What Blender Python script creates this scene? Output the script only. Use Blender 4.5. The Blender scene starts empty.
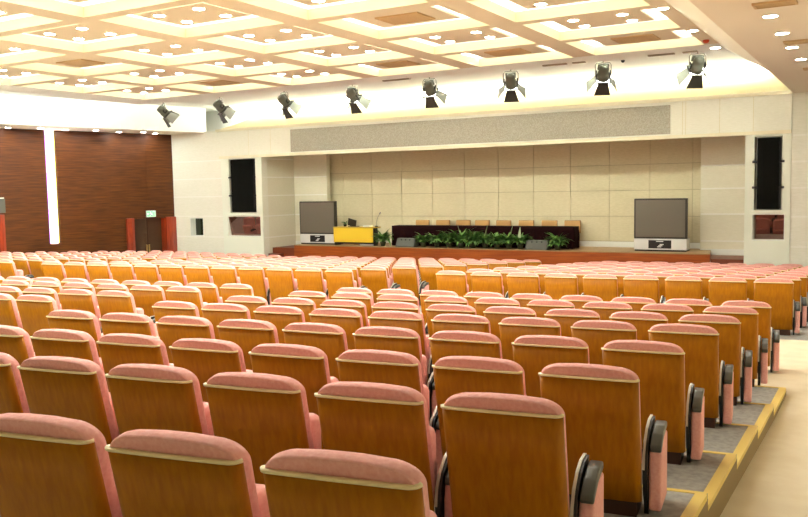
import bpy, bmesh, math, random
from mathutils import Vector, Matrix, noise
random.seed(7)
SC = bpy.context.scene
COL = SC.collection
Z0 = 3.05                                    # camera height above the lowest floor

# ------------------------------------------------------------------ materials
def lin(c):
    return tuple(((v/255)/12.92 if v/255 <= .04045 else ((v/255+.055)/1.055)**2.4) for v in c) + (1,)
def mat(name, c, rough=.5, spec=.5, metal=0, emit=None, estr=0, coat=0):
    m = bpy.data.materials.new(name); m.use_nodes = True
    b = m.node_tree.nodes['Principled BSDF']
    b.inputs['Base Color'].default_value = lin(c); b.inputs['Roughness'].default_value = rough
    b.inputs['Specular IOR Level'].default_value = spec; b.inputs['Metallic'].default_value = metal
    b.inputs['Coat Weight'].default_value = coat
    if emit:
        b.inputs['Emission Color'].default_value = lin(emit); b.inputs['Emission Strength'].default_value = estr
    return m
def vary(m, c1, c2, scale=(1, 1, 1), nscale=8, detail=5, bump=0, dist=.01, lo=.35, hi=.65):
    """procedural noise between two colours, stretched by scale (grain, pile, weave)"""
    nt = m.node_tree; N = nt.nodes; L = nt.links; b = N['Principled BSDF']
    tc = N.new('ShaderNodeTexCoord'); mp = N.new('ShaderNodeMapping'); mp.inputs['Scale'].default_value = scale
    nz = N.new('ShaderNodeTexNoise'); nz.inputs['Scale'].default_value = nscale; nz.inputs['Detail'].default_value = detail
    rp = N.new('ShaderNodeValToRGB'); e = rp.color_ramp.elements
    e[0].position = lo; e[0].color = lin(c1); e[1].position = hi; e[1].color = lin(c2)
    L.new(tc.outputs['Object'], mp.inputs['Vector']); L.new(mp.outputs['Vector'], nz.inputs['Vector'])
    L.new(nz.outputs['Fac'], rp.inputs['Fac']); L.new(rp.outputs['Color'], b.inputs['Base Color'])
    if bump:
        bp = N.new('ShaderNodeBump'); bp.inputs['Strength'].default_value = bump; bp.inputs['Distance'].default_value = dist
        L.new(nz.outputs['Fac'], bp.inputs['Height']); L.new(bp.outputs['Normal'], b.inputs['Normal'])
    return m
M = {}
M['seatwood'] = vary(mat('seat_veneer', (176, 110, 0), .42, .22), (168, 103, 0), (183, 117, 0), (7, 7, .6), 5)
M['ply'] = mat('pale_ply_edge', (255, 236, 184), .5)
M['pink'] = vary(mat('pink_velour', (248, 182, 173), .85, .2), (243, 173, 164), (251, 191, 182), (1, 1, 1), 60, 3, .15, .003)
M['plinth'] = mat('dark_plinth', (58, 28, 12), .5)
M['pad'] = mat('grey_green_pad', (70, 72, 64), .32, .6)
M['black'] = mat('black_plate', (16, 15, 15), .4)
M['edge'] = mat('pale_metal_edge', (205, 200, 185), .35, metal=.3)
M['carpet'] = vary(mat('beige_carpet', (214, 186, 142), .95, .1), (228, 212, 182), (234, 220, 192), (1, 1, 1), 5, 8, .2, .004)
M['tread'] = vary(mat('grey_tread_carpet', (150, 147, 140), .95, .1), (152, 150, 145), (174, 171, 164), (1, 1, 1), 22, 6, .2, .004)
M['yellow'] = mat('yellow_nosing', (236, 206, 104), .5)
M['riser'] = mat('brown_riser', (150, 126, 84), .8)
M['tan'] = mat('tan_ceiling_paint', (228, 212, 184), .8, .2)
M['soffit'] = mat('tan_soffit_paint', (238, 224, 202), .8, .2)
M['cream'] = mat('cream_paint', (244, 236, 208), .7, .2)
M['coffer'] = mat('cream_coffer_side', (222, 211, 174), .8, .1)
M['beige'] = mat('beige_cove_face', (230, 214, 172), .75, .2)
M['casing'] = mat('white_casing_paint', (244, 247, 230), .7, .2)
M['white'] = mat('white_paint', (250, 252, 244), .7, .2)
M['fabric'] = vary(mat('cream_wall_fabric', (238, 234, 212), .9, .1), (235, 231, 208), (241, 237, 216), (1, 1, 6), 10, 4)
M['wallcream'] = vary(mat('cream_wing_panel', (244, 242, 226), .8, .2), (241, 239, 222), (247, 245, 230), (1, 1, 6), 8, 4)
M['groove'] = mat('white_groove_strip', (252, 250, 238), .6)
M['khaki'] = vary(mat('khaki_stage_panel', (228, 219, 184), .9, .1), (224, 215, 179), (232, 223, 190), (1, 1, 4), 9, 4)
M['gap'] = mat('panel_gap', (192, 180, 142), .9)
M['acoustic'] = vary(mat('grey_acoustic_panel', (172, 166, 150), .95, .1), (160, 154, 138), (184, 178, 162), (1, 1, 1), 40, 4)
M['stagewood'] = vary(mat('stage_front_wood', (164, 76, 18), .35, .5), (152, 66, 13), (176, 86, 24), (.5, 4, 9), 3)
M['stagetop'] = vary(mat('stage_floor_wood', (168, 132, 88), .4), (158, 120, 78), (176, 142, 98), (.5, 9, 4), 3)
M['stepwood'] = mat('dark_red_step_wood', (126, 58, 28), .4)
M['darkwood'] = vary(mat('dark_walnut_wall', (84, 40, 8), .5, .3), (66, 30, 5), (100, 52, 12), (.35, .35, 9), 4, 6)
M['redwood'] = vary(mat('red_door_post', (150, 48, 18), .3, .5, coat=.3), (136, 40, 14), (166, 58, 22), (6, 6, .6), 4)
M['doorleaf'] = mat('dark_door_leaf', (74, 44, 20), .4)
M['blackfab'] = vary(mat('black_speaker_cloth', (22, 22, 18), .95, .05), (18, 18, 15), (25, 25, 21), (1, 1, 1), 80, 2)
M['darkbox'] = mat('dark_recess', (44, 36, 26), .8)
M['glass'] = mat('dark_booth_glass', (150, 118, 108), .03, .9, .9)
M['greenglass'] = mat('green_tinted_glass', (38, 48, 24), .05, .6)
M['screen'] = mat('grey_projection_screen', (112, 105, 92), .35, .4)
M['tvframe'] = mat('dark_tv_frame', (52, 48, 36), .4)
M['silver'] = mat('silver_tv_cabinet', (226, 226, 224), .35, .5)
M['ink'] = mat('white_print', (230, 230, 230), .5)
M['lectern'] = mat('yellow_lectern_cloth', (240, 200, 42), .6)
M['lecterntop'] = mat('yellow_brown_lectern_top', (206, 168, 60), .4)
M['velvet'] = mat('black_velvet_cloth', (34, 10, 12), .9, .1)
M['chairtan'] = mat('tan_leather_chair', (206, 160, 96), .5)
M['chairedge'] = mat('brown_chair_edge', (150, 104, 52), .5)
M['wedge'] = mat('grey_monitor_speaker', (88, 90, 82), .5)
M['leaf'] = vary(mat('green_leaf', (84, 138, 62), .45, .4), (58, 110, 44), (130, 172, 92), (1, 1, 1), 9, 2)
M['paleleaf'] = mat('pale_leaf', (168, 184, 146), .5)
M['pot'] = mat('dark_green_pot', (60, 66, 40), .5)
M['lampgrey'] = mat('grey_lamp_body', (96, 98, 84), .45, .5)
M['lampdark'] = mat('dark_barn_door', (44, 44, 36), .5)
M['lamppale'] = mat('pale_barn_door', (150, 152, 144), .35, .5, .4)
M['steel'] = mat('steel_hook', (150, 148, 138), .4, metal=.6)
M['vent'] = mat('brown_vent', (206, 172, 124), .6)
M['slot'] = mat('grey_slot', (150, 138, 116), .6)
M['red'] = mat('red_detector', (206, 80, 40), .5)
M['exit'] = mat('exit_sign_face', (120, 196, 150), .5, emit=(110, 210, 150), estr=.22)
M['exitwhite'] = mat('exit_sign_white', (240, 250, 240), .5, emit=(240, 255, 244), estr=.2)
M['exitgreen'] = mat('exit_sign_mark', (20, 110, 70), .5)
M['brass'] = mat('brass_handle', (190, 160, 100), .3, metal=.7)
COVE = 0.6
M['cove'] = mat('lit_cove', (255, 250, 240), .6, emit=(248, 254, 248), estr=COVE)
M['lamp'] = mat('downlight_lens', (255, 255, 250), .4, emit=(248, 254, 248), estr=44)
M['strip'] = mat('wall_light_tube', (255, 250, 255), .4, emit=(255, 250, 250), estr=5)
M['fringe_l'] = mat('violet_bleed_glow', (180, 90, 230), .4, emit=(200, 150, 245), estr=.3)  # chromatic bleed beside the tube, built as a faint glowing strip
M['fringe_r'] = mat('yellow_bleed_glow', (230, 220, 90), .4, emit=(235, 230, 150), estr=.35)  # yellow bleed on the tube's other side, likewise added as a glow

# ------------------------------------------------------------------ helpers
class MB:
    def __init__(s, *mats): s.bm = bmesh.new(); s.mats = list(mats)
    def mi(s, m):
        if m is None: return 0
        if m not in s.mats: s.mats.append(m)
        return s.mats.index(m)
    def face(s, vs, m=None, smooth=False):
        f = s.bm.faces.new([v if isinstance(v, bmesh.types.BMVert) else s.bm.verts.new(v) for v in vs])
        f.material_index = s.mi(m); f.smooth = smooth; return f
    def box(s, x0, x1, y0, y1, z0, z1, m=None, T=None, bev=0, seg=2):
        b = bmesh.new()
        vs = [b.verts.new((x, y, z)) for z in (z0, z1) for y in (y0, y1) for x in (x0, x1)]
        for q in ((0, 2, 3, 1), (4, 5, 7, 6), (0, 1, 5, 4), (2, 6, 7, 3), (0, 4, 6, 2), (1, 3, 7, 5)): b.faces.new([vs[i] for i in q])
        if bev: bmesh.ops.bevel(b, geom=b.edges[:], offset=bev, segments=seg, affect='EDGES', profile=.5)
        s.add(b, m, T, smooth=bool(bev and seg > 2)); return s
    def add(s, b, m=None, T=None, smooth=False):
        mi = s.mi(m); mp = {}
        for v in b.verts: mp[v] = s.bm.verts.new(T @ v.co if T else v.co)
        for f in b.faces:
            try: g = s.bm.faces.new([mp[v] for v in f.verts])
            except ValueError: continue
            g.material_index = mi; g.smooth = smooth or f.smooth
        b.free()
    def prism(s, pts, h0, h1, axis='z', m=None, T=None, bev=0, seg=2, smooth=False):
        """polygon pts extruded along axis from h0 to h1"""
        b = bmesh.new()
        def P(p, h): return {'z': (p[0], p[1], h), 'x': (h, p[0], p[1]), 'y': (p[0], h, p[1])}[axis]
        A = [b.verts.new(P(p, h0)) for p in pts]; B = [b.verts.new(P(p, h1)) for p in pts]
        b.faces.new(A[::-1]); b.faces.new(B); n = len(pts)
        for i in range(n): b.faces.new((A[i], A[(i+1) % n], B[(i+1) % n], B[i]))
        bmesh.ops.recalc_face_normals(b, faces=b.faces[:])
        if bev: bmesh.ops.bevel(b, geom=b.edges[:], offset=bev, segments=seg, affect='EDGES', profile=.5)
        s.add(b, m, T, smooth); return s
    def tube(s, pts, r, m=None, n=8, T=None):
        pts = [Vector(p) for p in pts]; rings = []; b = bmesh.new()
        rs = r if isinstance(r, (list, tuple)) else [r]*len(pts)
        for i, p in enumerate(pts):
            d = (pts[min(i+1, len(pts)-1)]-pts[max(i-1, 0)]).normalized()
            a = d.orthogonal().normalized() if i == 0 else (a - d*a.dot(d)).normalized()
            c = d.cross(a)
            rings.append([b.verts.new(p+(a*math.cos(t)+c*math.sin(t))*rs[i]) for t in [2*math.pi*k/n for k in range(n)]])
        for A, B in zip(rings, rings[1:]):
            for k in range(n): b.faces.new((A[k], A[(k+1) % n], B[(k+1) % n], B[k])).smooth = True
        b.faces.new(rings[0][::-1]); b.faces.new(rings[-1])
        s.add(b, m, T); return s
    def lathe(s, prof, m=None, n=20, T=None, ring=False):
        b = bmesh.new(); rings = []
        for r, z in prof: rings.append([b.verts.new((r*math.cos(2*math.pi*k/n), r*math.sin(2*math.pi*k/n), z)) for k in range(n)])
        for A, B in zip(rings, rings[1:]):
            for k in range(n): b.faces.new((A[k], A[(k+1) % n], B[(k+1) % n], B[k])).smooth = True
        if ring:
            for k in range(n): b.faces.new((rings[-1][k], rings[-1][(k+1) % n], rings[0][(k+1) % n], rings[0][k]))
        else: b.faces.new(rings[0][::-1]); b.faces.new(rings[-1])
        bmesh.ops.recalc_face_normals(b, faces=b.faces[:])
        s.add(b, m, T); return s
    def mesh(s, name):
        me = bpy.data.meshes.new(name); s.bm.to_mesh(me); s.bm.free()
        for m in s.mats: me.materials.append(m)
        return me
    def build(s, name, parent=None, loc=None, recalc=False):
        if recalc: bmesh.ops.recalc_face_normals(s.bm, faces=s.bm.faces[:])
        o = bpy.data.objects.new(name, s.mesh(name)); COL.objects.link(o)
        if parent: o.parent = parent
        if loc: o.location = loc
        return o
def empty(name, loc=(0, 0, 0), rz=0):
    o = bpy.data.objects.new(name, None); COL.objects.link(o); o.empty_display_size = .2
    o.location = loc; o.rotation_euler.z = rz; return o
def tag(o, label, cat, group=None):
    o['label'] = label; o['category'] = cat
    if group: o['group'] = group
    return o
def struct(o): o['kind'] = 'structure'; return o
def copy_tree(o, parent=None):
    c = o.copy(); COL.objects.link(c)
    if parent: c.parent = parent
    for k in o.children: copy_tree(k, c)
    return c
ORD = ['first', 'second', 'third', 'fourth', 'fifth', 'sixth', 'seventh', 'eighth', 'ninth', 'tenth', 'eleventh', 'twelfth', 'thirteenth']

# ------------------------------------------------------------------ camera
FPX = 834.84
Rr = Vector((0.86444026, 0.50238566, -0.018753)); Ru = Vector((-0.02588704, 0.08173353, 0.99631797)); Rf = Vector((-0.50206861, 0.86077191, -0.08365903))
cd = bpy.data.cameras.new('camera'); cam = bpy.data.objects.new('camera', cd); COL.objects.link(cam)
cd.sensor_fit = 'HORIZONTAL'; cd.sensor_width = 36; cd.lens = FPX*36/808; cd.clip_end = 200; cd.clip_start = .05
mw = Matrix.Identity(4)
for i in range(3): mw[i][0], mw[i][1], mw[i][2] = Rr[i], Ru[i], -Rf[i]
mw[2][3] = Z0
cam.matrix_world = mw; SC.camera = cam
def px(P):
    q = Vector(P) - Vector((0, 0, Z0)); d = q.dot(Rf)
    if d < .3: return None
    return 404+FPX*q.dot(Rr)/d, 258.5-FPX*q.dot(Ru)/d
S_ = 'setting'

# ------------------------------------------------------------------ floors
TH = 0.11674; TT = math.tan(TH); PITCH = 1.1565; DZ = .0774
def zrow(k): return Z0-1.6431-DZ*(k-1)                     # near block floor of row k
def zfar(j): return Z0-2.236-DZ*(j-1)                      # far block floor of row j
def skew(x, y): return y+TT*(x+.86)                        # the rows run slightly oblique to the stage
def aisle(y): return Z0-2.08-.0352*(min(y, 8.3)-5.34)
XW = 1.7                                                   # right hall wall
fl = MB(M['carpet'])
ys = [-4, 0, 4, 8.3, 12.55]
for a, b in zip(ys, ys[1:]):
    ya0, ya1 = (a, a) if a < 12 else (skew(-28, a), skew(XW, a))
    yb0, yb1 = (b, b) if b < 12 else (skew(-28, b), skew(XW, b))
    fl.face([(-28, ya0, aisle(a)), (XW, ya1, aisle(a)), (XW, yb1, aisle(b)), (-28, yb0, aisle(b))])
struct(fl.build('floor'))
def nose(k): return 4.95+1.065*(k-3)                       # front edge of near-block tread k at x=-.86
def platform(x0, x1, rows, yf, zf, zlow, name, strip_side=True):
    g = MB(M['tread']); y_ = MB(M['yellow']); side = MB(M['riser'])
    for k in rows:
        f, b = yf(k), yf(k-1); z = zf(k)
        quad = [(x0, skew(x0, b)), (x1, skew(x1, b)), (x1, skew(x1, f)), (x0, skew(x0, f))]
        g.prism(quad, zlow, z)
        w = .035
        quad = [(x0, skew(x0, f-w)), (x1-.002, skew(x1, f-w)), (x1-.002, skew(x1, f)+.004), (x0, skew(x0, f)+.004)]
        y_.prism(quad, z-.03, z+.004)
        if strip_side:
            quad = [(x1-.062, skew(x1, b)+.005), (x1+.004, skew(x1, b)+.005), (x1+.004, skew(x1, f-w)), (x1-.062, skew(x1, f-w))]
            y_.prism(quad, z-.03, z+.005)
            quad = [(x1, skew(x1, b)), (x1+.003, skew(x1, b)), (x1+.003, skew(x1, f)), (x1, skew(x1, f))]
            side.prism(quad, zlow, z-.031)
    struct(g.build('floor_platform')); struct(y_.build('trim_1'))
    if strip_side: struct(side.build('trim_2'))
    else: side.bm.free()
platform(-6.62, -.875, range(0, 8), nose, zrow, .4, 'right')
platform(-16.0, -8.05, range(0, 8), nose, zrow, .4, 'middle')
platform(-27, -16.9, range(0, 8), nose, zrow, .4, 'left', False)
def fnose(j): return 12.55+PITCH*j
g = MB(M['tread']); y_ = MB(M['yellow'])
for j in range(1, 10):
    b, f = fnose(j-1), fnose(j)
    if j == 9: f = 25
    q = [(-27.5, skew(-27.5, b)), (XW, skew(XW, b)), (XW, skew(XW, f) if j < 9 else 26.6), (-27.5, skew(-27.5, f) if j < 9 else 26.6)]
    g.prism(q, 0, zfar(j))
struct(g.build('floor_platform'))

# ------------------------------------------------------------------ auditorium seat
TR = math.tan(math.radians(13)); HS = .7885                # recline, height of the wooden back
def rec(z): return (HS-z)*TR
def mold(b):
    for v in b.verts: v.co.y += rec(v.co.z)
def seat_meshes():
    R = {}
    # wooden shell wraps round the sides of the back
    prof = []
    for t in range(0, 7):
        a = math.pi/2*t/6; prof.append((-.262+.038*(1-math.cos(a)), .042-.042*math.sin(a)))
    for x in (-.15, -.05, .05, .15): prof.append((x, -.004*(1-(x/.225)**2)))
    prof += [(-x, y) for x, y in prof[:7][::-1]]
    def shell(m, zs, off, th):
        mb = MB(m); b = bmesh.new(); O = []; I = []
        for z in zs:
            O.append([b.verts.new((x*(1+off*3), y-off, z)) for x, y in prof]); I.append([b.verts.new((x*(1-th*3.5), y+th, z)) for x, y in prof])
        n = len(prof)
        for k in range(len(zs)-1):
            for i in range(n-1):
                b.faces.new((O[k][i], O[k][i+1], O[k+1][i+1], O[k+1][i])); b.faces.new((I[k][i], I[k+1][i], I[k+1][i+1], I[k][i+1]))
            b.faces.new((O[k][0], O[k+1][0], I[k+1][0], I[k][0])); b.faces.new((O[k][-1], I[k][-1], I[k+1][-1], O[k+1][-1]))
        for i in range(n-1):
            b.faces.new((O[-1][i], O[-1][i+1], I[-1][i+1], I[-1][i])); b.faces.new((O[0][i], I[0][i], I[0][i+1], O[0][i+1]))
        for f in b.faces: f.smooth = True
        mold(b); mb.add(b); return mb
    R['back_panel'] = shell(M['seatwood'], (.085, .3, .55, .779), 0, .016).mesh('back_panel')
    R['top_trim'] = shell(M['ply'], (.7795, .789), .006, .02).mesh('top_trim')
    # padded front of the back, standing proud of the wood above
    w, zb, zt, r = .261, .30, .843, .09
    out = [(-w, zb)]
    for t in range(0, 9):
        a = math.pi/2*t/8; out.append((-w+r*1.25*(1-math.cos(a)), zt-r*.8+r*.8*math.sin(a)))
    out += [(x*.5, zt+.006) for x in (-.12, .12)]
    out += [(-x, z) for x, z in out[:10][::-1]]
    mb = MB(M['pink']); b = bmesh.new()
    layers = [(.018, .965), (.030, .985), (.065, 1.0), (.096, .985), (.113, .94), (.122, .86)]
    rings = []
    for y, s in layers:
        dz = (1-s)*.27
        rings.append([b.verts.new((x*s, y, max(zb, zb+(z-zb)*((zt-dz-zb)/(zt-zb))))) for x, z in out])
    n = len(out)
    for A, B in zip(rings, rings[1:]):
        for i in range(n): b.faces.new((A[i], B[i], B[(i+1) % n], A[(i+1) % n])).smooth = True
    b.faces.new(rings[0]); b.faces.new(rings[-1][::-1])
    bmesh.ops.recalc_face_normals(b, faces=b.faces[:]); mold(b); mb.add(b); R['back_cushion'] = mb.mesh('back_cushion')
    mb = MB(M['pink']); mb.box(-.225, .225, .215, .34, .2, .605, bev=.045, seg=4); R['seat_cushion'] = mb.mesh('seat_cushion')
    mb = MB(M['plinth']); mb.box(-.235, .235, .172, .40, 0, .085); R['plinth'] = mb.mesh('plinth')
    def arm(x):
        A = {}
        mb = MB(M['pink'])
        pts = [(.21, .03), (.50, .03), (.50, .41), (.29, .40), (.225, .365), (.20, .29), (.20, .17)]
        mb.prism(pts, x-.029, x+.037, 'x', bev=.014, seg=3, smooth=True); A['armrest'] = mb.mesh('armrest')
        mb = MB(M['pad'])
        pts = [(.205, .368), (.218, .352), (.33, .405), (.49, .425), (.49, .462), (.38, .462), (.29, .437), (.212, .392)]
        mb.prism(pts, x-.026, x+.036, 'x', bev=.009, seg=3, smooth=True); A['arm_pad'] = mb.mesh('arm_pad')
        mb = MB(M['black'])
        pts = [(.24, 0), (.23, .06), (.19, .12), (.165, .20), (.16, .27), (.175, .345), (.22, .41), (.30, .458), (.39, .482), (.50, .48), (.50, .44), (.42, .34), (.38, .15), (.36, 0)]
        mb.prism(pts, x-.056, x-.031, 'x'); A['arm_frame'] = mb.mesh('arm_frame')
        mb = MB(M['edge'])
        P = pts[4:10]; b2 = []
        for i, (y, z) in enumerate(P):
            y0, z0 = P[max(i-1, 0)]; y1, z1 = P[min(i+1, len(P)-1)]; l = math.hypot(y1-y0, z1-z0)
            b2.append((y-(z1-z0)/l*.006, z+(y1-y0)/l*.006))
        for i in range(len(P)-1):
            mb.prism([P[i], P[i+1], b2[i+1], b2[i]], x-.058, x-.044, 'x')
        A['frame_edge'] = mb.mesh('frame_edge'); return A
    R['arm'] = arm(.322); R['arm2'] = arm(-.300)
    return R
SM = seat_meshes()
def part(name, parent, me=None):
    o = bpy.data.objects.new(name, me or SM[name]); COL.objects.link(o); o.parent = parent; return o
def add_arm(root, A):
    a = part('armrest', root, A['armrest']); part('arm_pad', a, A['arm_pad'])
    f = part('arm_frame', a, A['arm_frame']); f.parent = a
    e = part('frame_edge', a, A['frame_edge'])
def make_seat():
    r = empty('auditorium_seat')
    for n in ('back_panel', 'top_trim', 'back_cushion', 'seat_cushion', 'plinth'): part(n, r)
    add_arm(r, SM['arm'])
    return r
cells = []                                                 # (distance, x, y, z, rz, label, leftmost)
def add_row(x0, y0, z, rz, n, fmt, row, blk):
    th = TH if rz > 0 else rz
    for c in range(n):
        x = x0-.62*c*math.cos(th); y = y0-.62*c*math.sin(th)
        vis = False
        for dx in (-.3, .3):
            for h in (.05, .5, .86):
                p = px((x+dx, y+.1, z+h))
                if p and -6 < p[0] < 814 and 0 < p[1] < 540: vis = True
        if not vis: continue
        cells.append((math.hypot(x, y), x, y, z, rz, fmt % (ORD[c], row, blk), c == n-1))
RN = ['nearest', 'second nearest', 'third nearest', 'fourth nearest', 'fifth nearest', 'sixth nearest', 'seventh nearest', 'farthest']
FN = ['nearest', 'second nearest', 'third nearest', 'fourth nearest', 'middle', 'fourth farthest', 'third farthest', 'second farthest', 'farthest']
FR = 'pink-topped wooden seat, %s from right-hand aisle, %s row, %s block'
FM = 'pink-topped wooden seat, %s left of middle aisle, %s row, %s block'
FL = 'pink-topped wooden seat, %s left of far-left aisle, %s row, %s block'
for k in range(1, 9):
    y = 1.9783+PITCH*(k-1)+{3: -.08, 4: -.03, 5: .06, 8: -.1}.get(k, 0); z = zrow(k)
    add_row(-1.3787-{1: .03, 2: .008, 3: -.02}.get(k, 0), y, z, TH+{1: .05, 2: .03}.get(k, 0), 9, FR, RN[k-1], 'near')
    add_row(-8.22, y-TT*6.84, z, TH, 12, FM, RN[k-1], 'near')
for j in range(1, 10):
    y = 12.9753+PITCH*(j-1); z = zfar(j)
    add_row(-1.4227, y, z, TH, 9, FR, FN[j-1], 'far')
    add_row(-8.46, y-TT*7.04, z, TH, 12, FM, FN[j-1], 'far')
    add_row(-16.75, y-TT*14.2, z, -.06, 10, FL, FN[j-1], 'far')
cells.sort()
print('SEATS', len(cells))
proto = make_seat(); G = 'auditorium seats in rows'
def place_seat(o, c):
    o.location = (c[1], c[2], c[3]); o.rotation_euler.z = c[4]; tag(o, c[5], 'seat', G)
    if c[6]: add_arm(o, SM['arm2'])
for i, c in enumerate(cells[:300][::-1]):
    o = copy_tree(proto)
    place_seat(o, c)
rest = cells[300:]
for c in list(proto.children):
    for d in list(c.children): bpy.data.objects.remove(d)
    bpy.data.objects.remove(c)
bpy.data.objects.remove(proto)
if rest:                                                   # the seats farthest away, past three hundred
    mb = MB(M['seatwood'])
    for c in rest:
        T = Matrix.Translation((c[1], c[2], c[3])) @ Matrix.Rotation(c[4], 4, 'Z')
        names = ['back_panel', 'top_trim', 'back_cushion', 'seat_cushion', 'plinth']
        for me in [SM[n] for n in names]+list(SM['arm'].values()):
            b = bmesh.new(); b.from_mesh(me); mb.add(b, me.materials[0], T)
    o = mb.build('auditorium_seats'); o['kind'] = 'stuff'
    tag(o, 'farthest pink-topped wooden seats, massed toward the dark wood wall and the stage', 'seat', G)

# ------------------------------------------------------------------ ceiling raft with coffers
ZC = Z0+2.7; FH = .17
CX = [-5.43-2.66*k for k in range(-0, 6)]; OW = 2.2; OD = 1.88
CY = [17.4-2.14*k for k in range(0, 10)]                   # far edge of each coffer
X0, X1, Y0, Y1 = -19.9, -2.97, -3.4, 18.3
cg = MB(M['tan'], M['coffer'], M['white'])
xs = [X0]; 
for x in CX[::-1]: xs += [x, x+OW] if x > X0 else [x+OW]
xs += [X1]
yv = [Y0]
for y in CY[::-1]: yv += [y-OD, y]
yv += [Y1]
def quadz(mb, x0, x1, y0, y1, z, m, up=False):
    v = [(x0, y0, z), (x0, y1, z), (x1, y1, z), (x1, y0, z)]
    mb.face(v[::-1] if up else v, m)
nx, ny = len(xs)-1, len(yv)-1
# columns: leftmost strip, then alternate
cols = []
first_is_open = not (CX[-1] > X0)
for i in range(nx):
    cols.append((i % 2 == 0) if first_is_open else (i % 2 == 1))
for j in range(ny):
    for i in range(nx):
        if cols[i] and j % 2 == 1:
            x0, x1, y0, y1 = xs[i], xs[i+1], yv[j], yv[j+1]
            cg.face([(x0, y1, ZC), (x1, y1, ZC), (x1, y1, ZC+FH), (x0, y1, ZC+FH)], M['coffer'])
            cg.face([(x0, y0, ZC), (x0, y0, ZC+FH), (x1, y0, ZC+FH), (x1, y0, ZC)], M['coffer'])
            cg.face([(x0, y0, ZC), (x0, y1, ZC), (x0, y1, ZC+FH), (x0, y0, ZC+FH)], M['coffer'])
            cg.face([(x1, y0, ZC), (x1, y0, ZC+FH), (x1, y1, ZC+FH), (x1, y1, ZC)], M['coffer'])
        else:
            m = M['tan']
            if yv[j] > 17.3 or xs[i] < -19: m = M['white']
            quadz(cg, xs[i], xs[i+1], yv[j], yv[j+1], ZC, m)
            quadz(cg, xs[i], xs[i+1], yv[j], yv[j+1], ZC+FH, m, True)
for v in ([(X0, Y1), (X1, Y1)], [(X0, Y0), (X0, Y1)]):
    (a, b), (c, d) = v
    cg.face([(a, b, ZC), (c, d, ZC), (c, d, ZC+FH), (a, b, ZC+FH)], M['coffer'])
ceil = struct(cg.build('ceiling'))
CE = [x for x in CX if x > X0]
VENT = {(1, 2), (4, 2), (0, 0), (1, 0), (2, 0), (4, 0), (3, 4), (0, 4)}
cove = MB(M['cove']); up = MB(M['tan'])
ENDROW = 7                                                # glowing coffer rows; the unseen ones are lit to brighten the near seats
dl_proto = None
def downlight(x, y, z, label, r=.075, group='round downlights in the ceiling'):
    global dl_proto
    if dl_proto is None:
        t = empty('downlight')
        m = MB(M['white']); m.lathe([(.088, -.010), (.104, -.010), (.106, 0), (.088, 0)], n=24, ring=True); m.build('trim_ring', t)
        m = MB(M['lamp']); m.lathe([(.02, -.008), (.087, -.008), (.087, -.001), (.02, -.001)], n=24); m.build('lens', t)
        dl_proto = t; o = t
    else: o = copy_tree(dl_proto)
    o.location = (x, y, z); tag(o, label, 'light', group); return o
def ceiling_vent(x, y, z, w, d, label, n=7, m='vent', rz=0):
    t = empty('ceiling_vent', (x, y, z), rz)
    f = MB(M[m])
    for a in ((-w/2, w/2, -d/2, -d/2+.03), (-w/2, w/2, d/2-.03, d/2), (-w/2, -w/2+.03, -d/2+.03, d/2-.03), (w/2-.03, w/2, -d/2+.03, d/2-.03)):
        f.box(*a, -.025, 0)
    f.build('frame', t)
    bk = MB(M['darkbox'] if m != 'slot' else M['slot']); bk.box(-w/2+.03, w/2-.03, -d/2+.03, d/2-.03, -.004, 0); bk.build('backing', t)
    for i in range(n):
        y_ = -d/2+.03+(d-.06)*(i+.5)/n
        s = MB(M[m]); s.box(-w/2+.03, w/2-.03, -.4*(d-.06)/n, .35*(d-.06)/n, -.02, -.012); s.build('slat', t, (0, y_, 0))
    return tag(t, label, 'vent', 'square and long air vents in the ceiling')
for ci, x in enumerate(CE):
    for rj, y in enumerate(CY):
        x1, y0 = x+OW, y-OD
        zc = ZC+.25; zp = ZC+.1
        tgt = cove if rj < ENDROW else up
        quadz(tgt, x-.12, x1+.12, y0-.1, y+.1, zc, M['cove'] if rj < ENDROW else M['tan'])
        px0, px1, py0, py1 = x+.36, x1-.36, y0+.38, y-.40
        p = MB(M['tan']); p.box(px0, px1, py0, py1, zp, zp+.03); p.box((px0+px1)/2-.2, (px0+px1)/2+.2, (py0+py1)/2-.12, (py0+py1)/2+.12, zp+.03, zc-.003)
        p.build('coffer_panel', ceil)
        if rj > 3:                                             # above the frame's top edge: unseen lamps added to brighten the near seats
            if rj >= ENDROW: continue
            m = MB(M['lamp'])
            for sx in (-.42, .42):
                for sy in (-.3, .3): m.lathe([(.02, -.006), (.077, -.006), (.077, -.001), (.02, -.001)], n=16, T=Matrix.Translation(((px0+px1)/2+sx, (py0+py1)/2+sy, zp)))
            m.build('coffer_fill', ceil); continue
        where = 'in ceiling coffer %s from right, %s coffer row from stage' % (ORD[ci], ORD[rj])
        if (ci, rj) in VENT:
            ceiling_vent((px0+px1)/2, (py0+py1)/2, zp-.001, .8, .62, 'brown air vent '+where, 6)
        else:
            for sx, nx_ in ((-1, 'left'), (1, 'right')):
                for sy, ny_ in ((-1, 'near'), (1, 'far')):
                    X, Y = (px0+px1)/2+sx*.42, (py0+py1)/2+sy*.3
                    downlight(X, Y, zp-.001, '%s-%s downlight %s' % (ny_, nx_, where))
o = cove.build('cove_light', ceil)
if len(up.bm.faces): up.build('coffer_back', ceil)
else: up.bm.free()
for i, (x, y) in enumerate([(-3.12, 13.42), (-3.12, 15.68), (-3.12, 17.9)]):
    downlight(x, y, ZC-.001, ['nearest', 'middle', 'farthest'][i]+' of three downlights along the coffered ceiling right edge')
sd = MB(M['red']); sd.lathe([(.06, 0), (.06, -.02), (.045, -.05), (.02, -.06)], n=16)
tag(sd.build('smoke_detector', loc=(-3.11, 16.87, ZC)), 'small red smoke detector between downlights on the ceiling right edge', 'detector')
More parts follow.
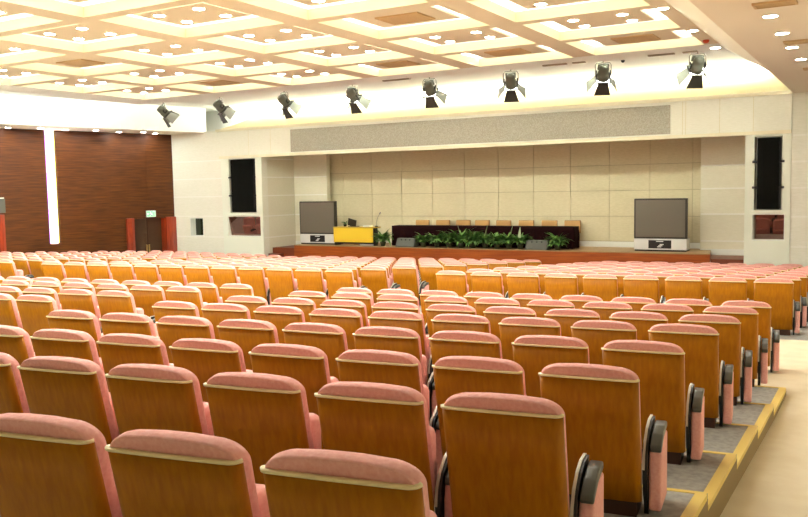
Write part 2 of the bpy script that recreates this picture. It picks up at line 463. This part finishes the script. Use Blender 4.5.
for i, (a, b) in enumerate([(-11.06, -10.3), (-6.84, -6.29), (-6.15, -5.86), (-4.5, -3.96), (-3.79, -3.5)]):
    ceiling_vent((a+b)/2, 18.1, ZC-.001, b-a, .1, '%s from left of five thin grey slots on the ceiling front edge' % ORD[i], 1, 'slot')
# soffits, upper cove ceiling
ZS = Z0+2.2; ZU = Z0+3.1; YW = 23.3
sf = MB(M['soffit'])
sf.face([(-2.17, -4, ZS), (-2.17, YW+.1, ZS), (XW, YW+.1, ZS), (XW, -4, ZS)])
struct(sf.build('ceiling'))
sl = MB(M['cream'])
sl.face([(-2.97, -3.4, ZC), (-2.97, 18.3, ZC), (-2.17, 18.3, ZS), (-2.17, -3.4, ZS)])
sl.face([(-2.17, 18.3, ZS), (-2.17, YW+.1, ZS), (-2.17, YW+.1, ZU), (-2.17, 18.3, ZU)], M['white'])
struct(sl.build('trim_3'))
WC = Vector((-23.75, YW, 0)); WD = Vector((-.2233, -.9748, 0)); WN = Vector((.9748, -.2233, 0))   # left hall wall: corner, direction away from the stage, inward normal
sf = MB(M['soffit'])
a, b = WC+WN*-.02, WC+WD*28+WN*-.02; c, d = WC+WD*28+WN*1.75, WC+WD*0+WN*1.75
sf.face([(a.x, a.y, ZS), (d.x, YW+.1, ZS), (c.x, c.y, ZS), (b.x, b.y, ZS)])
sf.face([(d.x, YW+.1, ZS), (d.x, YW+.1, ZU), (c.x, c.y, ZU), (c.x, c.y, ZS)], M['white'])
struct(sf.build('ceiling'))
uc = MB(M['white'])
uc.face([(-30, -4, ZU), (-30, 24.6, ZU), (-2.1, 24.6, ZU), (-2.1, -4, ZU)])
struct(uc.build('ceiling'))
for i, t in enumerate([.9, 1.6, 2.35, 3.4, 4.3, 5.3, 6.2]):
    P = WC+WD*t+WN*(.75 if i % 2 else .4)
    downlight(P.x, P.y, ZS-.001, '%s from the stage of the downlights above the dark wood wall' % ORD[i])
for i, (x, y) in enumerate([(-1.45, 12.3), (-1.46, 13.8), (-1.47, 15.33), (-1.47, 16.92)]):
    downlight(x, y, ZS-.001, '%s downlight from the camera on the tan right-hand soffit' % ORD[i])
for i, (x, y) in enumerate([(-1.3, 11.45), (-1.28, 14.75), (-1.3, 18.4)]):
    ceiling_vent(x, y, ZS-.001, .5, .3, '%s brown air vent on the tan soffit at right' % ['nearest', 'middle', 'farthest'][i], 3)
# flared white-lit cove face over the stage
cv = MB(M['beige'])
bl, br = (-21.4, YW, ZS+.07), (-2.2, YW, ZS+.07)
N_ = 6; prev = None
for k in range(N_+1):
    t = k/N_; y = YW+1.0*t; z = ZS+.07+.64*(t**.8); xl = -21.4+2.0*(1-(1-t)**2)**.5*.6; xr = -2.2-.55*t
    cur = (cv.bm.verts.new((xl, y, z)), cv.bm.verts.new((xr, y, z)))
    if prev: cv.face([prev[0], cur[0], cur[1], prev[1]], None, True)
    prev = cur
struct(cv.build('trim_4'))
bw = MB(M['white']); bw.face([(-30, 24.5, ZS-.1), (-2.0, 24.5, ZS-.1), (-2.0, 24.5, ZU), (-30, 24.5, ZU)]); struct(bw.build('trim_5'))

# ------------------------------------------------------------------ stage wall: wings, valance, recess
def holed(mb, x0, x1, z0, z1, y0, y1, holes, m=None):
    X = sorted({x0, x1, *[h[0] for h in holes], *[h[1] for h in holes]}); Zs = sorted({z0, z1, *[h[2] for h in holes], *[h[3] for h in holes]})
    for a, b in zip(X, X[1:]):
        for c, d in zip(Zs, Zs[1:]):
            if any(h[0] <= a and b <= h[1] and h[2] <= c and d <= h[3] for h in holes): continue
            mb.box(a, b, y0, y1, c, d, m)
FZ = .19
GZ = [1.38, 2.15, 2.88, 3.54, 4.2]
GH = .045
lw = MB(M['wallcream'])
holed(lw, -23.85, -19.38, FZ, ZS+.03, YW, YW+.3, [(-22.95, -22.28, 1.40, 2.09), (-21.05, -19.5, 1.42, 2.16), (-20.9, -19.66, 2.28, 4.22)])
wl = struct(lw.build('wall_left_wing'))
rw = MB(M['wallcream'])
holed(rw, -3.28, XW, FZ, ZS+.03, YW, YW+.3, [(-3.1, -2.32, 1.53, 2.22), (-3.06, -2.4, 2.32, 4.2)])
wr = struct(rw.build('wall_right_wing'))
gl = MB(M['groove'])
for z in GZ:
    gl.box(-23.74, -21.28, YW-.008, YW, z-GH/2, z+GH/2)
    gl.box(-2.18, XW, YW-.008, YW, z-GH/2, z+GH/2)
    gl.box(-19.38, -19.372, YW+.02, 25.1, z-GH/2, z+GH/2)
    if z < 4:
        gl.box(-19.37, -17.9, 25.142, 25.15, z-GH/2, z+GH/2); gl.box(-4.72, -3.3, 25.142, 25.15, z-GH/2, z+GH/2)
struct(gl.build('trim_6'))
ca = MB(M['casing'])                                        # white casings round the speaker niches
holed(ca, -21.27, -19.375, FZ, 4.26, YW-.03, YW, [(-21.05, -19.5, 1.42, 2.16), (-20.9, -19.66, 2.28, 4.22)])
holed(ca, -3.285, -2.2, FZ, 4.26, YW-.03, YW, [(-3.1, -2.32, 1.53, 2.22), (-3.06, -2.4, 2.32, 4.2)])
struct(ca.build('trim_7'))
bx = MB(M['wallcream'])                                    # niche backs
bx.box(-21.1, -19.5, YW+.5, YW+.52, 2.2, 4.3); bx.box(-3.15, -2.3, YW+.5, YW+.52, 2.25, 4.25)
bx.box(-23.0, -22.2, YW+.5, YW+.52, 1.3, 2.2); bx.box(-21.1, -19.45, YW+.5, YW+.52, 1.3, 2.2); bx.box(-3.15, -2.25, YW+.5, YW+.52, 1.4, 2.3)
struct(bx.build('wall_niche'))
va = MB(M['wallcream'])
va.box(-21.3, -2.2, YW-.06, YW+.35, 4.27, ZS-.02)
for x in (-4.86, -4.78, -3.92, -3.1, -19.9, -18.9):
    va.box(x-.006, x+.006, YW-.063, YW-.05, 4.3, ZS-.03, M['khaki'])
struct(va.build('wall_valance'))
le = MB(M['cream']); le.box(-21.4, -2.2, YW-.12, YW+.05, ZS-.02, ZS+.07); le.box(-21.3, -2.2, YW-.09, YW-.055, 4.25, 4.34)
struct(le.build('trim_8'))
ap = MB(M['acoustic']); ap.box(-18.0, -5.18, YW-.085, YW-.06, 4.38, 5.15)
tag(ap.build('acoustic_panel'), 'long grey acoustic panel on the valance above the stage', 'panel')
# recess
bk = MB(M['khaki']); 
vx = [-19.0]+[-17.45+1.24*k for k in range(0, 12)]+[-3.0]
vz = [1.30, 2.07, 2.86, 3.64, 4.6]
for a, b in zip(vx, vx[1:]):
    for c, d in zip(vz, vz[1:]): bk.box(a+.008, b-.008, 25.58, 25.62, c+.008, d-.008)
bk.box(-19.4, -3.0, 25.62, 25.7, FZ, 4.7, M['gap'])
struct(bk.build('wall_back'))
bb = MB(M['white']); bb.box(-17.9, -4.7, 25.55, 25.6, 1.12, 1.29); struct(bb.build('baseboard_back'))
rp = MB(M['fabric'])
rp.box(-19.5, -17.88, 25.15, 25.35, FZ, 4.5); rp.box(-4.74, -3.28, 25.15, 25.35, FZ, 4.5)
rp.box(-19.6, -19.38, YW+.3, 25.2, FZ, 4.5); rp.box(-3.28, -3.1, YW+.55, 25.2, FZ, 4.5)
struct(rp.build('wall_stage'))
sc = MB(M['khaki']); sc.box(-19.6, -3.1, YW+.2, 25.75, 4.5, 4.6); struct(sc.build('ceiling_stage'))
ZT = 1.12; YS = 23.7
st = MB(M['stagewood'])
st.prism([(-18.35, YS), (-4.2, YS), (-4.5, 25.55), (-18.35, 25.55)], FZ, ZT-.03)
st.prism([(-18.35, YS-.015), (-4.2, YS-.015), (-4.5, 25.55), (-18.35, 25.55)], ZT-.03, ZT, 'z', M['stagetop'])
struct(st.build('floor_stage'))
sp = MB(M['stepwood']); sp.prism([(-4.195, 23.75), (-3.29, 23.75), (-3.29, 25.1), (-4.45, 25.1)], FZ, .98); sp.box(-19.37, -18.36, 23.75, 25.1, FZ, 1.0); sp.box(-19.37, -18.85, 23.5, 23.75, FZ, .8); struct(sp.build('floor_step'))
bs = MB(M['white']); bs.box(-4.72, -3.3, 25.12, 25.15, .98, 1.15); bs.box(-19.37, -17.9, 25.12, 25.15, 1.0, 1.15); struct(bs.build('baseboard_stage'))

# line-array speakers, control-booth windows, small window
def hall_speaker(x0, x1, z0, z1, side):
    t = empty('hall_speaker', ((x0+x1)/2, YW+.08, z0))
    w = (x1-x0)/2; h = z1-z0
    m = MB(M['black']); m.box(-w, w, -.1, .25, 0, h, bev=.01); m.build('cabinet', t)
    m = MB(M['blackfab']); m.box(-w+.015, w-.015, -.125, -.1, .015, h-.015, bev=.006); m.build('grille', t)
    for z in (3.56-z0, 2.90-z0):
        for s in (-1, 1):
            m = MB(M['black']); a, b = sorted((s*w, s*(w+.11))); m.box(a, b, -.13, -.06, z-.03, z+.03, bev=.005); m.build('bracket', t)
    return tag(t, 'tall black loudspeaker set in the white niche %s' % side, 'speaker', 'tall black wall speakers')
hall_speaker(-20.82, -19.76, 2.3, 4.21, 'left of the stage')
hall_speaker(-3.0, -2.46, 2.34, 4.17, 'right of the stage')
def window(n, x0, x1, z0, z1, g, dy=.12, tilt=0):
    m = MB(M['white']); d = .02
    m.box(x0, x1, YW, YW+dy+.08, z0, z0+d); m.box(x0, x1, YW, YW+dy+.08, z1-d, z1); m.box(x0, x0+d, YW, YW+dy+.08, z0+d, z1-d); m.box(x1-d, x1, YW, YW+dy+.08, z0+d, z1-d)
    o = struct(m.build('window_%d' % n))
    m = MB(g); A = Matrix.Translation((0, YW+dy+.05, z0)) @ Matrix.Rotation(math.radians(tilt), 4, 'X'); m.box(x0+d, x1-d, 0, .012, d, (z1-z0)-d, None, A); m.build('pane', o)
window(1, -22.95, -22.28, 1.40, 2.09, M['greenglass'], .22)
window(2, -21.05, -19.5, 1.42, 2.16, M['glass'], .10, 11)
window(3, -3.1, -2.32, 1.53, 2.22, M['glass'], .3, 9)

# ------------------------------------------------------------------ left hall wall (walnut), door, exit sign, light
TW = Matrix(((WD.x, WN.x, 0, WC.x), (WD.y, WN.y, 0, WC.y), (0, 0, 1, 0), (0, 0, 0, 1)))   # s along wall, n inward, z
def wbox(mb, s0, s1, n0, n1, z0, z1, m=None): return mb.box(s0, s1, n0, n1, z0, z1, m, TW)
ww = MB(M['darkwood'])
for s0, s1, z0, z1 in ((-.1, .34, FZ, ZS), (.34, 1.75, 2.11, ZS), (1.75, 4.49, FZ, ZS), (4.49, 4.87, FZ, 1.36), (4.87, 28, FZ, ZS)):
    wbox(ww, s0, s1, -.2, 0, z0, z1)
wbox(ww, 1.085, 1.115, 0, .006, 2.5, ZS-.02); wbox(ww, 4.4, 5.0, -.25, -.2, 1.3, ZS)
struct(ww.build('wall_left', recalc=True))
dr = MB(M['doorleaf'])
wbox(dr, .42, 1.03, -.3, -.25, FZ, 2.1); wbox(dr, 1.05, 1.7, -.3, -.25, FZ, 2.1); wbox(dr, .30, 1.8, -.36, -.3, FZ, 2.15, M['black'])
door = struct(dr.build('door_1', recalc=True))
h = MB(M['brass'])
for s in (1.0, 1.1): h.box(s-.02, s+.02, -.25, -.2, .82, 1.12, None, TW)
h.build('door_handle', door)
fr = MB(M['redwood'])
for s0, s1 in ((.0, .42), (1.74, 2.03)):
    fr.prism([(s0, .0), (s0, .1), ((s0+s1)/2-.03, .13), ((s0+s1)/2+.03, .13), (s1, .1), (s1, .0)], FZ, 2.14, 'z', None, TW)
wbox(fr, .30, .44, -.25, 0, FZ, 2.1); wbox(fr, 1.70, 1.8, -.25, 0, FZ, 2.1)
struct(fr.build('trim_9', recalc=True))
ex = empty('exit_sign', TW @ Vector((1.02, .0, 2.28))); ex.rotation_euler.z = math.atan2(WD.y, WD.x)
def sgn(mb, n): return mb.build(n, ex)
sgn(MB(M['steel']).box(-.2, .2, .004, .045, -.125, .125, bev=.006), 'housing')
sgn(MB(M['exitwhite']).box(-.185, .185, .045, .05, -.11, .11), 'face')
e = MB(M['exit']); e.box(-.175, .175, .05, .0525, -.1, .1); sgn(e, 'green_panel')
e = MB(M['exitwhite'])                                      # running figure, door, arrow (sign is read from +n; +s is to the viewer's left)
def ebar(x0, z0, x1, z1, w):
    l = math.hypot(x1-x0, z1-z0); ax, az = -(z1-z0)/l*w/2, (x1-x0)/l*w/2
    e.prism([(x0+ax, z0+az), (x1+ax, z1+az), (x1-ax, z1-az), (x0-ax, z0-az)], .0526, .055, 'y')
for a in ((.02, .045, -.01, -.01, .035), (-.01, -.01, -.05, -.035, .02), (-.01, -.01, .03, -.06, .02), (.03, -.06, .06, -.065, .018), (.02, .035, -.035, .02, .016), (.02, .035, .055, .0, .016), (-.07, -.085, -.07, .08, .015), (-.07, .075, -.15, .075, .015), (-.15, .08, -.15, -.085, .015), (.08, 0, .155, 0, .022), (.155, 0, .12, .04, .02), (.155, 0, .12, -.04, .02)): ebar(*a)
e.lathe([(.019, 0), (.019, .003)], None, 14, Matrix.Translation((.03, .0526, .068)) @ Matrix.Rotation(-math.pi/2, 4, 'X'))
sgn(e, 'running_figure')
tag(ex, 'small green exit sign above the dark left doorway', 'sign')
wlp = TW @ Vector((4.68, -.2, 1.4))
lt = empty('wall_light', wlp); lt.rotation_euler.z = math.atan2(WD.y, WD.x)
hgt = ZS-.01-1.4
MB(M['strip']).box(-.13, .13, .09, .14, 0, hgt).build('diffuser', lt)
m = MB(M['fringe_r']); m.box(-.165, -.13, .05, .16, 0, hgt); m.build('bleed_fringe', lt)['label'] = 'yellowish colour bleed beside the tube'
m = MB(M['fringe_l']); m.box(.13, .165, .05, .16, 0, hgt); m.build('bleed_fringe', lt)['label'] = 'violet colour bleed beside the tube'
tag(lt, 'tall glowing white light strip set upright in the dark wood wall', 'light')
wb = empty('wall_box', TW @ Vector((6.5, 0, 2.5))); wb.rotation_euler.z = math.atan2(WD.y, WD.x)
MB(M['wedge']).box(-.14, .14, .006, .22, 0, .46, bev=.012).build('housing', wb)
MB(M['white']).box(-.12, .12, .03, .2, .461, .5, bev=.006).build('top_cap', wb)
tag(wb, 'small dark grey box on the wood wall at the left picture edge', 'box')
cp = MB(M['redwood'])
cp.prism([(6.36, .003), (6.36, .1), (6.45, .15), (6.7, .15), (6.8, .1), (6.8, .003)], FZ+.35, 2.44, 'z', None, TW)
struct(cp.build('trim_10', recalc=True))

# right and rear walls of the hall (out of frame, close the room)
ow = MB(M['wallcream'])
ow.box(XW, XW+.2, -4.2, YW+.3, 0, ZS); struct(ow.build('wall_right'))
ow = MB(M['wallcream']); ow.box(-31, XW+.2, -4.4, -4.2, 0, ZU); struct(ow.build('wall_rear'))

# ------------------------------------------------------------------ spotlights in a row
def make_spot():
    t = empty('stage_spotlight')
    m = MB(M['steel']); m.tube([(0, 0, 0), (0, 0, -.1)], .016); m.box(-.05, .05, -.02, .02, -.03, .0); m.build('hook', t)
    m = MB(M['steel']); m.tube([(-.16, 0, -.35), (-.16, 0, -.16), (-.13, 0, -.11), (.13, 0, -.11), (.16, 0, -.16), (.16, 0, -.35)], .011); m.build('yoke', t)
    hd = empty('lamp_head'); hd.parent = t; hd.location = (0, 0, -.3)
    bpy.data.objects.remove(hd)
    TL = Matrix.Translation((0, 0, -.33)) @ Matrix.Rotation(math.radians(-42), 4, 'X')       # local +y = beam
    RY = Matrix.Rotation(-math.pi/2, 4, 'X')                                               # lathe axis z -> y
    m = MB(M['lampgrey']); m.lathe([(.05, -.18), (.09, -.17), (.105, -.13), (.105, -.02), (.118, -.02), (.118, .1), (.11, .12)], None, 20, TL @ RY)
    for k in range(4): m.box(-.11, .11, -.15+.035*k, -.135+.035*k, .08, .125, None, TL)
    m.box(-.155, -.13, -.05, .05, -.05, .05, M['lampdark'], TL); m.box(.13, .155, -.05, .05, -.05, .05, M['lampdark'], TL)
    body = m.build('lamp_body', t)
    m = MB(M['lampdark']); m.lathe([(.02, .1), (.128, .1), (.128, .122), (.02, .122)], None, 20, TL @ RY); m.build('lens', body)
    m = MB(M['lampdark'])
    for a in ((-.15, .15, .13, .15), (-.15, .15, -.15, -.13), (-.15, -.13, -.13, .13), (.13, .15, -.13, .13)): m.box(a[0], a[1], .12, .135, a[2], a[3], None, TL)
    m.build('gel_frame', body)
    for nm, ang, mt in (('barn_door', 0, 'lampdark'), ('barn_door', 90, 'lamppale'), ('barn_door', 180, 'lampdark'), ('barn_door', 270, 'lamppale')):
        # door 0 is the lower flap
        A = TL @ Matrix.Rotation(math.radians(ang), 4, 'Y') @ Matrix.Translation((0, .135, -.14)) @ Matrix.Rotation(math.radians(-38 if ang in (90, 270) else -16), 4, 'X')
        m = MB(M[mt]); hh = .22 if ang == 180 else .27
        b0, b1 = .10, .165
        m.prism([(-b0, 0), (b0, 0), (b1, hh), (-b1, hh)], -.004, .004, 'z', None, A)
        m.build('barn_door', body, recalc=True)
    return t
spot = make_spot()
for i in range(8):
    x = [-19.05, -16.8, -14.45, -12.2, -9.92, -7.76, -5.56, -3.56][i]
    o = spot if i == 0 else copy_tree(spot)
    o.location = (x, 18.42, ZC+.1); o.scale = (1.08,)*3
    o.rotation_euler.z = math.atan2(-(-11.3-x), 24.5-18.4)*.6
    tag(o, 'black stage spotlight with barn doors, %s from left in the hanging row' % ORD[i], 'spotlight', 'stage spotlights in a row')
pp = MB(M['steel']); pp.tube([(-19.3, 18.42, ZC+.11), (-3.1, 18.42, ZC+.11)], .018)
for x in (-19.2, -14, -8.6, -3.2): pp.tube([(x, 18.42, ZC+.11), (x, 18.42, ZU)], .008)
tag(pp.build('lighting_pipe'), 'thin steel pipe carrying the row of spotlights above the stage edge', 'pipe')
cs = MB(M['lampdark']); cs.lathe([(.05, 0), (.05, -.02), (.03, -.05), (.01, -.06)], n=14)
tag(cs.build('ceiling_sensor', loc=(-5.9, 21.2, ZU)), 'tiny dark sensor dot on the bright ceiling between the two right spotlights', 'sensor')

# ------------------------------------------------------------------ things on the stage
def projection_tv(x0, x1, y, zt, label):
    w = (x1-x0); t = empty('projection_television', ((x0+x1)/2, y, ZT))
    H = zt-ZT; hw = w/2; cb = .36
    MB(M['black']).box(-hw+.02, hw-.02, .03, .5, 0, .045).build('base', t)
    c = MB(M['silver']).box(-hw, hw, 0, .45, .045, cb, bev=.012).build('cabinet', t)
    MB(M['black']).box(-.32, .32, -.012, 0, .085, cb-.04, bev=.004).build('control_panel', c)
    m = MB(M['ink']); m.box(-.1, .1, -.015, -.012, cb-.085, cb-.06)
    for k in range(3): m.box(-.07+.035*k, .04+.035*k, -.015, -.012, .12+.035*k, .143+.035*k)
    m.build('panel_print', c)
    MB(M['tvframe']).box(-hw, hw, .01, .14, cb+.004, H, bev=.012).build('frame', t)
    MB(M['screen']).box(-hw+.05, hw-.05, -.004, .01, cb+.05, H-.045).build('screen', t)
    m = MB(M['tvframe']); m.prism([(-hw+.05, .14), (hw-.12, .14), (hw-.5, .45), (-hw+.3, .45)], cb, H-.15, 'z'); m.build('rear_housing', t)
    return tag(t, label, 'television', 'projection televisions on the stage')
projection_tv(-18.42, -16.86, 24.15, 2.65, 'large grey-screened television standing left of the yellow lectern')
projection_tv(-6.40, -4.92, 24.2, 2.63, 'large grey-screened television standing alone at stage right')
# lectern
LX0, LX1, LY = -16.80, -15.18, 23.95
t = empty('lectern', ((LX0+LX1)/2, LY, ZT)); hw = (LX1-LX0)/2
MB(M['lectern']).box(-hw, hw, 0, .03, .11, .60, bev=.006).build('front_cloth', t)
MB(M['lecterntop']).box(-hw, hw+.07, -.02, .42, .60, .64, bev=.008).build('top', t)
m = MB(M['black']); m.prism([(hw+.0, 0), (hw+.07, 0), (hw+.1, .15), (hw+.06, .3), (hw+.09, .45), (hw+.07, .60), (hw+.0, .60)], .03, .2, 'y'); m.build('side_panel', t, recalc=True)
MB(M['black']).box(-hw, -hw+.04, .05, .38, 0, .60).build('side_panel', t)
MB(M['black']).box(-hw+.04, hw, .03, .05, .06, .11).build('lower_rail', t)
tag(t, 'lectern desk with a bright yellow front, beside the left television', 'lectern')
c1 = MB(M['silver']).box(-.28, .28, 0, .25, 0, .1, bev=.01); tag(c1.build('equipment_case', loc=(-15.5, LY+.1, ZT)), 'pale flat case on the stage floor under the lectern right half', 'case')
c1 = MB(M['vent']).box(-.22, .22, 0, .25, 0, .1, bev=.01); tag(c1.build('equipment_case', loc=(-16.2, LY+.1, ZT)), 'tan flat case on the stage floor under the lectern left half', 'case')
t = empty('laptop', (-16.12, LY+.25, ZT+.641)); 
MB(M['black']).box(-.17, .17, -.12, .12, 0, .02, bev=.004).build('keyboard_base', t)
m = MB(M['tvframe']); m.box(-.17, .17, 0, .015, 0, .25, None, Matrix.Translation((0, -.12, .02)) @ Matrix.Rotation(math.radians(14), 4, 'Y') @ Matrix.Rotation(math.radians(8), 4, 'X')); m.build('lid', t)
tag(t, 'dark open laptop seen from behind on the lectern top', 'laptop')
t = empty('desk_plant', (-16.45, LY+.22, ZT+.641))
MB(M['black']).lathe([(.05, 0), (.065, .08), (.055, .08)], n=14).build('pot', t)
def leafblade(mb, base, az, elev, L, w, droop, m=None, nseg=5, cup=.25):
    d = Vector((math.cos(az), math.sin(az), 0)); s = Vector((-math.sin(az), math.cos(az), 0)); p = Vector(base); prev = None
    for k in range(nseg+1):
        u = k/nseg; e = elev-droop*u
        ww_ = w*math.sin(math.pi*min(.97, max(.06, u**.8)))*.5
        n_ = Vector((-math.sin(e)*d.x, -math.sin(e)*d.y, math.cos(e)))
        cur = [mb.bm.verts.new(p-s*ww_+n_*ww_*cup), mb.bm.verts.new(p), mb.bm.verts.new(p+s*ww_+n_*ww_*cup)]
        if prev:
            mb.face([prev[0], prev[1], cur[1], cur[0]], m, True); mb.face([prev[1], prev[2], cur[2], cur[1]], m, True)
        prev = cur; p = p+(d*math.cos(e)+Vector((0, 0, math.sin(e))))*(L/nseg)
m = MB(M['leaf'])
for k in range(22): leafblade(m, (0, 0, .07), random.uniform(0, 6.28), random.uniform(.5, 1.4), random.uniform(.12, .22), .05, 1.0)
m.build('foliage', t); tag(t, 'small dark potted plant on the lectern beside the laptop', 'plant')
t = empty('lectern_microphone', (-15.22, LY+.3, ZT+.641))
MB(M['black']).lathe([(.06, 0), (.06, .02), (.02, .03)], n=14).build('base', t)
MB(M['steel']).tube([(0, 0, .02), (.02, 0, .2), (.09, 0, .36), (.16, -.02, .44)], .006).build('gooseneck', t)
MB(M['steel']).tube([(.15, -.02, .43), (.2, -.03, .49)], [.018, .024], n=10).build('microphone_head', t)
tag(t, 'thin gooseneck microphone at the lectern right end', 'microphone')
pb = MB(M['white']).box(-.14, .14, -.1, .1, 0, .05, bev=.01); tag(pb.build('paper_stack', loc=(-15.5, LY+.2, ZT+.641)), 'white stack of paper on the lectern top near the microphone', 'paper')
# long table under black velvet
TX0, TX1, TY0, TY1, TZ = -14.60, -8.22, 24.25, 24.75, .68
t = empty('conference_table', ((TX0+TX1)/2, (TY0+TY1)/2, ZT)); hw = (TX1-TX0)/2
MB(M['doorleaf']).box(-hw+.03, hw-.03, -.22, .22, TZ-.05, TZ-.012).build('tabletop', t)
for x in (-hw+.2, 0, hw-.2):
    for y in (-.18, .18): MB(M['doorleaf']).box(x-.03, x+.03, y-.03, y+.03, 0, TZ-.05).build('leg', t)
tag(t, 'long table hidden under the black velvet cloth on the stage', 'table')
m = MB(M['velvet']); rim = []; n1 = 150
pts = []
def per(u):                                                # rounded rectangle perimeter
    w, d = TX1-TX0, TY1-TY0; P = 2*(w+d); s = u*P
    if s < w: return TX0+s, TY0, 0, -1
    s -= w
    if s < d: return TX1, TY0+s, 1, 0
    s -= d
    if s < w: return TX1-s, TY1, 0, 1
    return TX0, TY1-(s-w), -1, 0
NU = 420; rows_ = 7; grid = []
for r in range(rows_):
    h = r/(rows_-1); ring = []
    for i in range(NU):
        x, y, ax, ay = per(i/NU); fo = (.012+.018*math.sin(i*.55)+.012*math.sin(i*1.27+1))*h
        if ax > 0: fo += .05*math.sin(h*5)*h
        ring.append(m.bm.verts.new((x+ax*fo, y+ay*fo, ZT+TZ-h*(TZ-.015))))
    grid.append(ring)
for A, B in zip(grid, grid[1:]):
    for i in range(NU): m.face([A[i], B[i], B[(i+1) % NU], A[(i+1) % NU]], None, True)
m.face(grid[0])
tag(m.build('tablecloth', recalc=True), 'black velvet cloth draped to the floor over the long stage table', 'tablecloth')
def make_stage_chair():
    t = empty('stage_chair')
    MB(M['chairtan']).box(-.255, .255, .0, .06, .44, .82, bev=.02, seg=3).build('backrest', t)
    m = MB(M['chairedge']); m.box(-.262, .262, .055, .075, .43, .83, bev=.006); m.build('back_shell', t)
    MB(M['chairtan']).box(-.24, .24, -.42, -.01, .38, .44, bev=.02, seg=3).build('seat', t)
    for x in (-.21, .21):
        for y in (-.38, .05): MB(M['chairedge']).tube([(x, y, 0), (x, y, .39)], .018).build('leg', t)
    return t
ch = make_stage_chair()
cx_ = [-14.0, -13.2, -12.43, -11.73, -10.96, -10.17, -9.38, -8.62]
nmz = ['leftmost', 'second from left', 'third from left', 'fourth from left', 'fourth from right', 'third from right', 'second from right', 'rightmost']
for i, x in enumerate(cx_):
    o = ch if i == 0 else copy_tree(ch)
    o.location = (x, 25.28, ZT); tag(o, 'tan chair back showing above the black-clothed stage table, %s of eight' % nmz[i], 'chair', 'tan chairs behind the stage table')
def wedge(x0, x1, y, label):
    t = empty('stage_monitor', ((x0+x1)/2, y, ZT)); hw = (x1-x0)/2
    m = MB(M['wedge']); m.prism([(0, 0), (.36, 0), (.36, .28), (.14, .28)], -hw, hw, 'x', bev=.012); m.build('cabinet', t)
    A = Matrix.Rotation(-math.atan2(.14, .3), 4, 'X')
    MB(M['wedge']).box(-hw+.04, hw-.04, -.012, -.001, .03, .3, None, A).build('grille', t)
    m = MB(M['black'])
    for x in (-.16, 0, .16): m.lathe([(.028, 0), (.028, .006)], None, 12, A @ Matrix.Translation((x, -.018, .25)) @ Matrix.Rotation(-math.pi/2, 4, 'X'))
    m.build('driver', t)
    return tag(t, label, 'speaker', 'grey floor monitors at the stage front')
wedge(-14.2, -13.5, 23.78, 'grey wedge monitor speaker at the left end of the stage plants')
wedge(-9.6, -8.9, 23.78, 'grey wedge monitor speaker left of the rightmost stage plant')
PL = [(-14.78, .62), (-13.22, .52), (-12.72, .62), (-12.27, .72), (-11.85, .78), (-11.42, .76), (-11.0, .68), (-10.6, .62), (-10.2, .66), (-9.82, .58), (-8.62, .62)]
pn = ['at the left of the left floor monitor', 'beside the left floor monitor right edge', 'third along the stage plants', 'fourth along the stage plants', 'fifth along the stage plants', 'sixth along the stage plants', 'seventh along the stage plants', 'eighth along the stage plants', 'ninth along the stage plants', 'touching the right floor monitor left edge', 'at the right of the right floor monitor']
for i, (x, h) in enumerate(PL):
    t = empty('potted_plant', (x, 23.95, ZT))
    MB(M['pot']).lathe([(.07, 0), (.1, .12), (.11, .15), (.09, .15)], n=16).build('pot', t)
    m = MB(M['leaf']); n = 110
    for k in range(n):
        L = h*random.uniform(.5, 1.0); az = random.uniform(0, 6.28)
        el = random.uniform(.45, 1.45); bx_ = .04*math.cos(az); by_ = .04*math.sin(az)
        if abs(math.sin(az)) > .4: L *= .7
        leafblade(m, (bx_, by_, .13+random.uniform(0, .12)), az, el, L*.85, random.uniform(.08, .13), random.uniform(.6, 2.2))
    for k in range(1 if i in (4, 6, 8, 9) else 0): leafblade(m, (random.uniform(-.06, .06), random.uniform(-.06, .02), .2), random.uniform(0, 6.28), 1.45, h*.85, .09, .15, M['paleleaf'])
    m.build('foliage', t)
    tag(t, 'leafy green potted plant on the stage edge, '+pn[i], 'plant', 'potted plants along the stage edge')

# ------------------------------------------------------------------ light
def area(name, loc, rot, sx, sy, power, col=(.98, 1, .95)):
    l = bpy.data.lights.new(name, 'AREA'); l.shape = 'RECTANGLE'; l.size = sx; l.size_y = sy; l.energy = power; l.color = col
    o = bpy.data.objects.new(name, l); COL.objects.link(o); o.location = loc; o.rotation_euler = rot; return o
# hidden fluorescent runs lying on top of the raft edges, shining up into the cove
area('cove_tube', (-11.4, 17.9, ZC+FH+.05), (math.radians(180), 0, 0), 16.5, .25, 260)
area('cove_tube', (-12.1, 24.4, ZS+.74), (math.radians(205), 0, 0), 18.8, .1, 230)
area('cove_tube', (-19.6, 9, ZC+FH+.05), (math.radians(180), math.radians(-20), 0), .25, 18, 620)
# unseen spots added behind the valance to brighten the stage recess
for x in (-17, -14.2, -11.4, -8.6, -5.8):
    l = bpy.data.lights.new('stage_fill', 'SPOT'); l.energy = 32; l.spot_size = 2.2; l.spot_blend = 1; l.shadow_soft_size = .4; l.color = (1, .9, .72)
    o = bpy.data.objects.new('stage_fill', l); COL.objects.link(o); o.location = (x, 24.0, 4.45)
w = bpy.data.worlds.new('World'); SC.world = w; w.use_nodes = True
w.node_tree.nodes['Background'].inputs[0].default_value = (.9, .85, .75, 1); w.node_tree.nodes['Background'].inputs[1].default_value = .05
vs = SC.view_settings; vs.view_transform = 'Standard'; vs.look = 'None'; vs.exposure = 1.95; vs.gamma = 1; vs.use_curve_mapping = False
